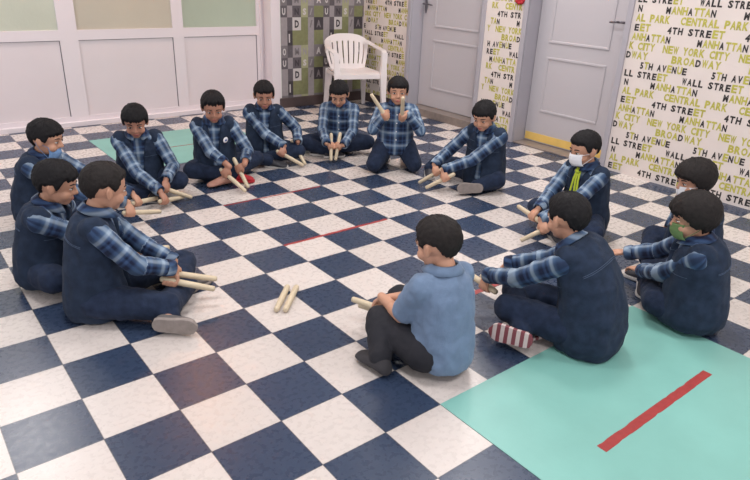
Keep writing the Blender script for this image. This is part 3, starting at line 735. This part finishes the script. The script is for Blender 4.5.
    if sp.get('ribbon'):
        bm = bmesh.new(); c1, F1 = fr(1.0); Q = lambda x, y, z: c1 + F1 @ (V((x, y, z)) * s)
        for x1, x2, yl in ((-.012, -.03, -.21), (.010, .018, -.17), (.0, -.012, -.19)):
            pts = [Q(x1, .062, .0), Q(x1 * 1.6, .092, -.06), Q(x2, .12, -.13), Q(x2 * 1.2, .132, yl)]
            n_ = len(pts)
            loft(bm, [[p + F1 @ V((a * s, b * s, 0)) for a, b in ((-.006, -.002), (.006, -.002), (.006, .002), (-.006, .002))] for p in pts])
        ro = obj('ribbon', bm, MT['scarf'], R_)
        bm = bmesh.new(); ell(bm, Q(0, .075, -.015), (.019 * s, .012 * s, .014 * s), F1); obj('ribbon_knot', bm, MT['scarf'], ro, smooth=True)
    return R_, sticks
# turned sticks: one shape, copied
def stick_mesh():
    bm = bmesh.new(); prof = [(0, .006), (.002, .0105), (.008, .0125), (.035, .0128), (.06, .0135), (.16, .0145), (.225, .0140), (.240, .0125), (.246, .0085), (.248, .003)]
    loft(bm, [[V((r * math.cos(2 * math.pi * i / 20), y, r * math.sin(2 * math.pi * i / 20))) for i in range(20)] for y, r in [(-y, r) for y, r in prof]])
    bmesh.ops.recalc_face_normals(bm, faces=bm.faces); me = bpy.data.meshes.new('stick'); bm.to_mesh(me); bm.free()
    me.polygons.foreach_set('use_smooth', [True] * len(me.polygons)); me.materials.append(MT['wood']); return me
SM = stick_mesh()
def stick(tip, a, label, k=.95):
    """the round end reaches tip, the stick lies back along a"""
    o = bpy.data.objects.new('wooden_stick', SM); C.objects.link(o); F = frame_of(a).to_4x4(); F.translation = V(tip); o.matrix_world = F @ M.Diagonal((1, 1 * k, 1, 1))
    tag(o, label, 'stick', 'pale wooden rhythm sticks'); return o
# ---------------------------------------------------------------- white plastic armchair
def armchair(loc, rz):
    """faces local -y"""
    t = empty('plastic_armchair', 'white moulded plastic armchair with slatted back, standing in the far corner against the patterned wallpaper', 'chair', loc, rz)
    P = MT['plastic']
    # seat: dished sheet with rolled front
    bm = bmesh.new(); n = 16; G = []
    def sz(u, v): return .405 + .012 * abs(u) ** 3 - .012 * math.cos(u * 1.3) + (-.018 * max(0, -v - .6) / .4) + .012 * (1 - v) * .2
    top = [[bm.verts.new((u * (.245 - .03 * (v + 1) / 2), v * .225, sz(u, v) + .006)) for u in np.linspace(-1, 1, n)] for v in np.linspace(-1, 1, n)]
    bot = [[bm.verts.new((q.co.x, q.co.y, q.co.z - .014)) for q in r] for r in top]
    for j in range(n - 1):
        for i in range(n - 1):
            bm.faces.new((top[j][i], top[j][i + 1], top[j + 1][i + 1], top[j + 1][i])); bm.faces.new((bot[j + 1][i], bot[j + 1][i + 1], bot[j][i + 1], bot[j][i]))
    for k in range(n - 1):
        bm.faces.new((top[0][k + 1], top[0][k], bot[0][k], bot[0][k + 1])); bm.faces.new((top[-1][k], top[-1][k + 1], bot[-1][k + 1], bot[-1][k]))
        bm.faces.new((top[k][0], top[k + 1][0], bot[k + 1][0], bot[k][0])); bm.faces.new((top[k + 1][-1], top[k][-1], bot[k][-1], bot[k + 1][-1]))
    box(bm, -.24, .24, -.232, -.218, .355, .402)                   # front apron
    box(bm, -.235, -.222, -.22, .2, .365, .40); box(bm, .222, .235, -.22, .2, .365, .40); box(bm, -.2, .2, .2, .214, .365, .40)
    obj('seat', bm, P, t, smooth=False, bevel=.003)
    # backrest: curved shell with upright slots
    def bk(a, z):                                                  # a -1..1 across
        h = (z - .42) / .38; wd = .20 + .05 * math.sin(h * 2.2); ang = a * 1.0
        return V((wd * math.sin(ang) / math.sin(1.0) , .215 + .085 * h - .085 * (1 - math.cos(ang)), z))
    fb_ = bmesh.new()
    def band(a0, a1, zf0, zf1, na=2, nz=10, th=.009, bm=None):
        g0, g1 = [], []
        for j in range(nz + 1):
            r0, r1 = [], []
            for i in range(na + 1):
                a = a0 + (a1 - a0) * i / na; z = zf0(a) + (zf1(a) - zf0(a)) * j / nz; p = bk(a, z); r0.append(bm.verts.new(p)); r1.append(bm.verts.new(p + V((0, th, 0))))
            g0.append(r0); g1.append(r1)
        for j in range(nz):
            for i in range(na): bm.faces.new((g0[j][i], g0[j][i + 1], g0[j + 1][i + 1], g0[j + 1][i])); bm.faces.new((g1[j + 1][i], g1[j + 1][i + 1], g1[j][i + 1], g1[j][i]))
            bm.faces.new((g0[j][0], g0[j + 1][0], g1[j + 1][0], g1[j][0])); bm.faces.new((g0[j + 1][-1], g0[j][-1], g1[j][-1], g1[j + 1][-1]))
        for i in range(na):
            bm.faces.new((g0[0][i + 1], g0[0][i], g1[0][i], g1[0][i + 1])); bm.faces.new((g0[-1][i], g0[-1][i + 1], g1[-1][i + 1], g1[-1][i]))
    topz = lambda a: .765 - .075 * abs(a) ** 2.6
    band(-1, 1, lambda a: topz(a) - .075, topz, 24, 3, bm=fb_); band(-1, -.80, lambda a: .41, lambda a: topz(a) - .07, 3, 10, bm=fb_); band(.80, 1, lambda a: .41, lambda a: topz(a) - .07, 3, 10, bm=fb_)
    band(-.82, .82, lambda a: .40, lambda a: .455, 20, 2, bm=fb_)
    br = obj('backrest', fb_, P, t, bevel=.003)
    for k in range(7):
        a = -.66 + k * .22; b_ = bmesh.new(); band(a - .084, a + .084, lambda a: .452, lambda a: topz(a) - .072, 2, 10, .007, b_); obj('slat', b_, P, br)
    for sx in (-1, 1):
        b_ = bmesh.new()
        pts = [(.215 * sx, .20, .70), (.262 * sx, .10, .665), (.285 * sx, -.03, .645), (.283 * sx, -.16, .635), (.268 * sx, -.215, .615)]
        ext = []
        for i, p in enumerate(pts):
            q = V(p); ext.append([q + V((-.032 * (1 if i < 4 else .8), 0, -.006)), q + V((-.028, 0, .004)), q + V((.024, 0, .004)), q + V((.030, 0, -.010)), q + V((.026, 0, -.014)), q + V((-.026, 0, -.012))])
        loft(b_, ext); obj('armrest', b_, P, t, bevel=.002)
        # front leg runs from the armrest to the floor
        b_ = bmesh.new(); rings = []
        for y, z, x, w1, w2 in ((-.215, .62, .268, .030, .020), (-.222, .50, .262, .026, .020), (-.225, .40, .255, .036, .026), (-.232, .2, .262, .026, .022), (-.245, 0, .272, .020, .018)):
            rings.append([V((sx * (x + a), y + b, z)) for a, b in ((-w1, -w2), (w1, -w2), (w1, -w2 + .008), (-w1 + .009, -w2 + .008), (-w1 + .009, w2), (-w1, w2))])
        loft(b_, rings); obj('leg', b_, P, t)
        b_ = bmesh.new(); rings = []
        for y, z, x, w1, w2 in ((.205, .41, .20, .036, .026), (.225, .2, .215, .028, .022), (.255, 0, .228, .020, .018)):
            rings.append([V((sx * (x + a), y + b, z)) for a, b in ((-w1, w2), (w1, w2), (w1, w2 - .008), (-w1 + .009, w2 - .008), (-w1 + .009, -w2), (-w1, -w2))])
        loft(b_, rings); obj('leg', b_, P, t)
    return t
armchair((3.76, 3.02, 0), math.radians(-17))
t = empty('wall_ornament', 'round crimson ornament on the yellow wallpaper strip between the two grey doors', 'wall decoration', (XW, 1.215, 1.235))
bm = bmesh.new(); ell(bm, (-.012, 0, 0), (.012, .060, .050)); obj('disc', bm, MT['red'], t, smooth=True)
bm = bmesh.new()
for i in range(9):
    a = 2 * math.pi * i / 9; ell(bm, (-.018, .044 * math.cos(a), .038 * math.sin(a)), (.008, .016, .014))
obj('petals', bm, MT['red'], t, smooth=True)
KIDS = [
    dict(name='k1', label='boy at the far left end in dark denim vest, blue mask under his chin', head=(0.352, 1.21), hz=0.5, face=-44.1, hyaw=5.7, seed=1, hands={'R': ((0.602, 0.909, 0.11), (0.836, 0.943, 0.06), 'stick held low by the boy with the blue chin mask, nearer of his two'), 'L': ((0.614, 1.015, 0.11), (0.911, 1.207, 0.05), 'stick of the boy with the blue chin mask, farther of his two')}, lean=14, hpitch=12, hair='fringe', mask=('mask_b', 0.8), vs=0.005),
    dict(name='k2', label='boy in dark denim vest in the middle of the three at far left', head=(0.213, 0.42), hz=0.49, face=-38.3, hyaw=11.3, seed=4, hands={'R': ((0.511, 0.359, 0.12), (0.666, 0.385, 0.08), 'stick held out by the middle boy of the far left three'), 'L': ((0.479, 0.572, 0.12), None)}, lean=12, hpitch=16, hair='fringe', legk=0.74),
    dict(name='k3', label='boy in front at left with grey shoes, seen from behind his shoulder', head=(0.315, 0.049), hz=0.56, face=-20.0, hyaw=22.2, seed=7, hands={'R': ((0.475, -0.084, 0.15), (0.656, -0.17, 0.09), 'lower stick in the hands of the front left boy with grey shoes'), 'L': ((0.476, -0.016, 0.16), (0.697, -0.104, 0.1), 'upper stick in the hands of the front left boy with grey shoes')}, lean=8, hpitch=14, hair='crop', haircol='hair_b', wx=0.9, shw=0.108, legs={'R': ((0.432, -0.178, 0.08), (0.626, 0.037, 0.045), (0.762, 0.097, 0.045)), 'L': ((0.669, 0.204, 0.07), (0.41, -0.25, 0.055), (0.512, -0.33, 0.05), (-0.1, 0.9, 0.1))}, shoe={'both': ('shoe', 'shoe_g', 'sole_g')}),
    dict(name='k4', label='boy at upper left looking down, in open denim vest and plaid sleeves', head=(0.901, 1.43), hz=0.49, face=-107.9, hyaw=-3.8, seed=10, hands={'R': ((0.791, 1.057, 0.08), (1.088, 1.218, 0.02), 'stick lying almost flat before the upper left boy'), 'L': ((0.952, 1.2, 0.11), (1.13, 1.193, 0.016), "stick slanting down from the upper left boy's visible hand")}, lean=10, hpitch=22, hair='fringe', gaze=-1, vs=0.005, skin='skin_d', legk=0.95),
    dict(name='k5', label='boy with swept-up hair, round white badge and red sock', head=(1.417, 1.421), hz=0.53, face=-110.8, hyaw=0.0, seed=13, hands={'R': ((1.396, 1.245, 0.12), (1.473, 1.112, 0.018), 'left stick of the boy with the red sock'), 'L': ((1.504, 1.261, 0.13), (1.521, 1.168, 0.018), 'right stick of the boy with the red sock')}, lean=12, hpitch=20, hair='quiff', badge=-1, vs=0.005, skin='skin_d', sleeve=0.55, legs={'R': ((1.266, 1.492, 0.1), (1.53, 1.365, 0.055), (1.656, 1.28, 0.05)), 'L': ((1.779, 1.533, 0.1), (1.437, 1.361, 0.05), (1.291, 1.347, 0.05))}, shoe={'R': ('shoe', 'red', 'red'), 'L': ('sock', 'foot')}),
    dict(name='k6', label='boy with round white badge sitting by the white partition post', head=(1.95, 1.694), hz=0.52, face=-112.5, hyaw=-2.7, seed=16, hands={'R': ((1.953, 1.512, 0.13), (2.121, 1.423, 0.018), 'left stick of the boy sitting by the partition post'), 'L': ((2.138, 1.571, 0.13), (2.148, 1.438, 0.018), 'right stick of the boy sitting by the partition post')}, lean=8, hpitch=18, hair='short', badge=1, vs=0.005, skin='skin_d', shoe={'R': ('shoe', 'shoe_k', 'sole_w'), 'L': ('sock', 'foot')}),
    dict(name='k7', label='boy in plaid shirt without vest, bent forward before the white chair', head=(2.546, 1.568), hz=0.5, face=-130.4, hyaw=0.0, seed=19, hands={'R': ((2.41, 1.474, 0.12), (2.367, 1.411, 0.02), 'left stick of the boy bent forward before the white chair'), 'L': ((2.458, 1.447, 0.12), (2.405, 1.404, 0.02), 'right stick of the boy bent forward before the white chair')}, lean=16, hpitch=30, hair='short', vest=False, vs=0.005, legs={'R': ((2.326, 1.753, 0.1), (2.447, 1.542, 0.05), (2.63, 1.491, 0.045)), 'L': ((2.791, 1.488, 0.1), (2.446, 1.612, 0.05), (2.319, 1.743, 0.045))}, shoe={'both': ('shoe', 'shoe_k', 'sole_w')}),
    dict(name='k8', label='boy kneeling in plaid shirt, holding both sticks up at his chest', head=(2.688, 1.024), hz=0.6, face=-127.6, hyaw=-0.6, seed=22, hands={'R': ((2.524, 0.951, 0.44), (2.411, 0.992, 0.606), 'stick raised to the left by the kneeling boy'), 'L': ((2.613, 0.878, 0.444), (2.547, 0.804, 0.605), 'stick raised upright by the kneeling boy')}, lean=2, hpitch=4, hair='fringe', vest=False, gaze=0, vs=0.005, pole=(0.7, -0.2, -0.8), pelvis=0.19, legs={'R': ((2.502, 1.039, 0.07), (2.748, 1.209, 0.055), (2.904, 1.359, 0.03)), 'L': ((2.764, 0.882, 0.07), (2.894, 1.123, 0.055), (3.02, 1.291, 0.03))}),
    dict(name='k9', label='boy in denim vest on the tiles between the two grey doors', head=(2.871, 0.334), hz=0.53, face=-161.9, hyaw=-2.3, seed=25, hands={'R': ((2.66, 0.52, 0.12), (2.589, 0.631, 0.02), 'left stick of the boy sitting between the two doors'), 'L': ((2.637, 0.41, 0.11), (2.555, 0.521, 0.02), 'right stick of the boy sitting between the two doors')}, lean=10, hpitch=22, hair='fringe', vs=0.005, legs={'R': ((2.92, 0.764, 0.1), (2.821, 0.774, 0.05), (2.666, 0.575, 0.045)), 'L': ((2.937, 0.21, 0.1), (2.788, 0.281, 0.055), (2.691, 0.341, 0.055), (0.5, 0.75, -0.05))}, shoe={'R': ('shoe', 'shoe_k', 'sole_w'), 'L': ('shoe', 'shoe_g', 'sole_g')}),
    dict(name='k10', label='boy wearing a white face mask and a yellow-green ribbon', head=(2.761, -0.532), hz=0.52, face=169.4, hyaw=-7.6, seed=28, hands={'R': ((2.509, -0.445, 0.13), (2.553, -0.289, 0.14), 'stick raised by the boy in the white mask'), 'L': ((2.455, -0.569, 0.11), (2.373, -0.476, 0.025), 'stick lowered to the tiles by the boy in the white mask')}, lean=8, hpitch=12, hair='short', mask=('mask_w', 0), ribbon=True, vs=0.005),
    dict(name='k11', label='boy in short-sleeved light blue shirt and black trousers, seen from behind', head=(1.149, -1.02), hz=0.505, face=89.6, hyaw=10.3, seed=31, hands={'R': ((1.114, -0.791, 0.12), (1.083, -0.656, 0.1), 'lower stick held by the boy in the light blue shirt'), 'L': ((1.093, -0.789, 0.14), (1.046, -0.655, 0.14), 'upper stick held by the boy in the light blue shirt')}, lean=4, hpitch=14, hair='crop', haircol='hair_b', vest=False, shirt='chamb', short_sleeves=True, trousers='black_c', vs=0.0045, legs={'L': ((1.046, -0.842, 0.13), (0.944, -0.974, 0.055), (0.942, -0.758, 0.05)), 'R': ((1.243, -0.735, 0.12), (1.106, -0.863, 0.05), (1.104, -0.737, 0.03))}, shoe={'both': ('sock', 'sock')}, shw=0.098, wx=0.86, cuffk=0.93, pole=(0.25, -0.7, -0.8)),
    dict(name='k12', label='boy with broad denim back and striped red shoe sole, beside the light blue shirt', head=(1.74, -1.152), hz=0.525, face=101.7, hyaw=-17.8, seed=34, hands={'R': ((1.767, -0.87, 0.15), (1.667, -0.804, 0.13), 'thin stick in the far hand of the boy with the striped sole'), 'L': ((1.611, -0.896, 0.14), (1.626, -0.726, 0.15), 'stick in the near fist of the boy with the striped sole')}, lean=26, hpitch=12, hair='crop', bulk=0.01, legs={'L': ((1.565, -1.059, 0.12), (1.672, -1.18, 0.06), (1.566, -1.135, 0.05)), 'R': ((1.733, -0.956, 0.12), (1.508, -1.19, 0.07), (1.45, -1.036, 0.065), (0.5, 0.75, -0.15))}, shoe={'both': ('shoe', 'shoe_k', 'sole_r', 'sole_p')}),
    dict(name='k13', label='bowl-haired boy with green mask at right, back to the camera', head=(2.266, -1.412), hz=0.5, face=124.9, hyaw=5.1, seed=37, hands={'R': ((2.422, -1.036, 0.16), None), 'L': ((2.353, -1.174, 0.14), None)}, lean=8, hpitch=12, hair='bowl', haircol='hair_b', mask=('mask_g', 0.2), bulk=0.018, pole=(0.9, 0.2, -0.9), legs={'L': ((2.206, -1.37, 0.09), (2.525, -1.164, 0.05), (2.533, -1.061, 0.045)), 'R': ((2.639, -1.126, 0.1), (2.458, -1.186, 0.05), (2.357, -1.246, 0.04))}),
    dict(name='k14', label='boy with rounded dark hair at far right, behind the bowl-haired boy', head=(2.838, -1.136), hz=0.49, face=141.7, hyaw=5.7, seed=40, hands={'R': ((3.055, -0.969, 0.12), None), 'L': ((2.921, -1.087, 0.12), None)}, lean=8, hpitch=12, hair='bowl', haircol='hair_b', mask=('mask_w', 0.3), bulk=0.008, legk=0.8),
]
for sp in KIDS:
    r_, st_ = kid(sp)
    for tip, a, lab in st_: stick(tip, a, lab)
stick((0.845, -0.369, 0.015), (-0.691, -0.723, 0.0), 'left one of the two loose sticks lying on the middle of the floor')
stick((0.877, -0.393, 0.015), (-0.699, -0.715, 0.0), 'right one of the two loose sticks lying on the middle of the floor')
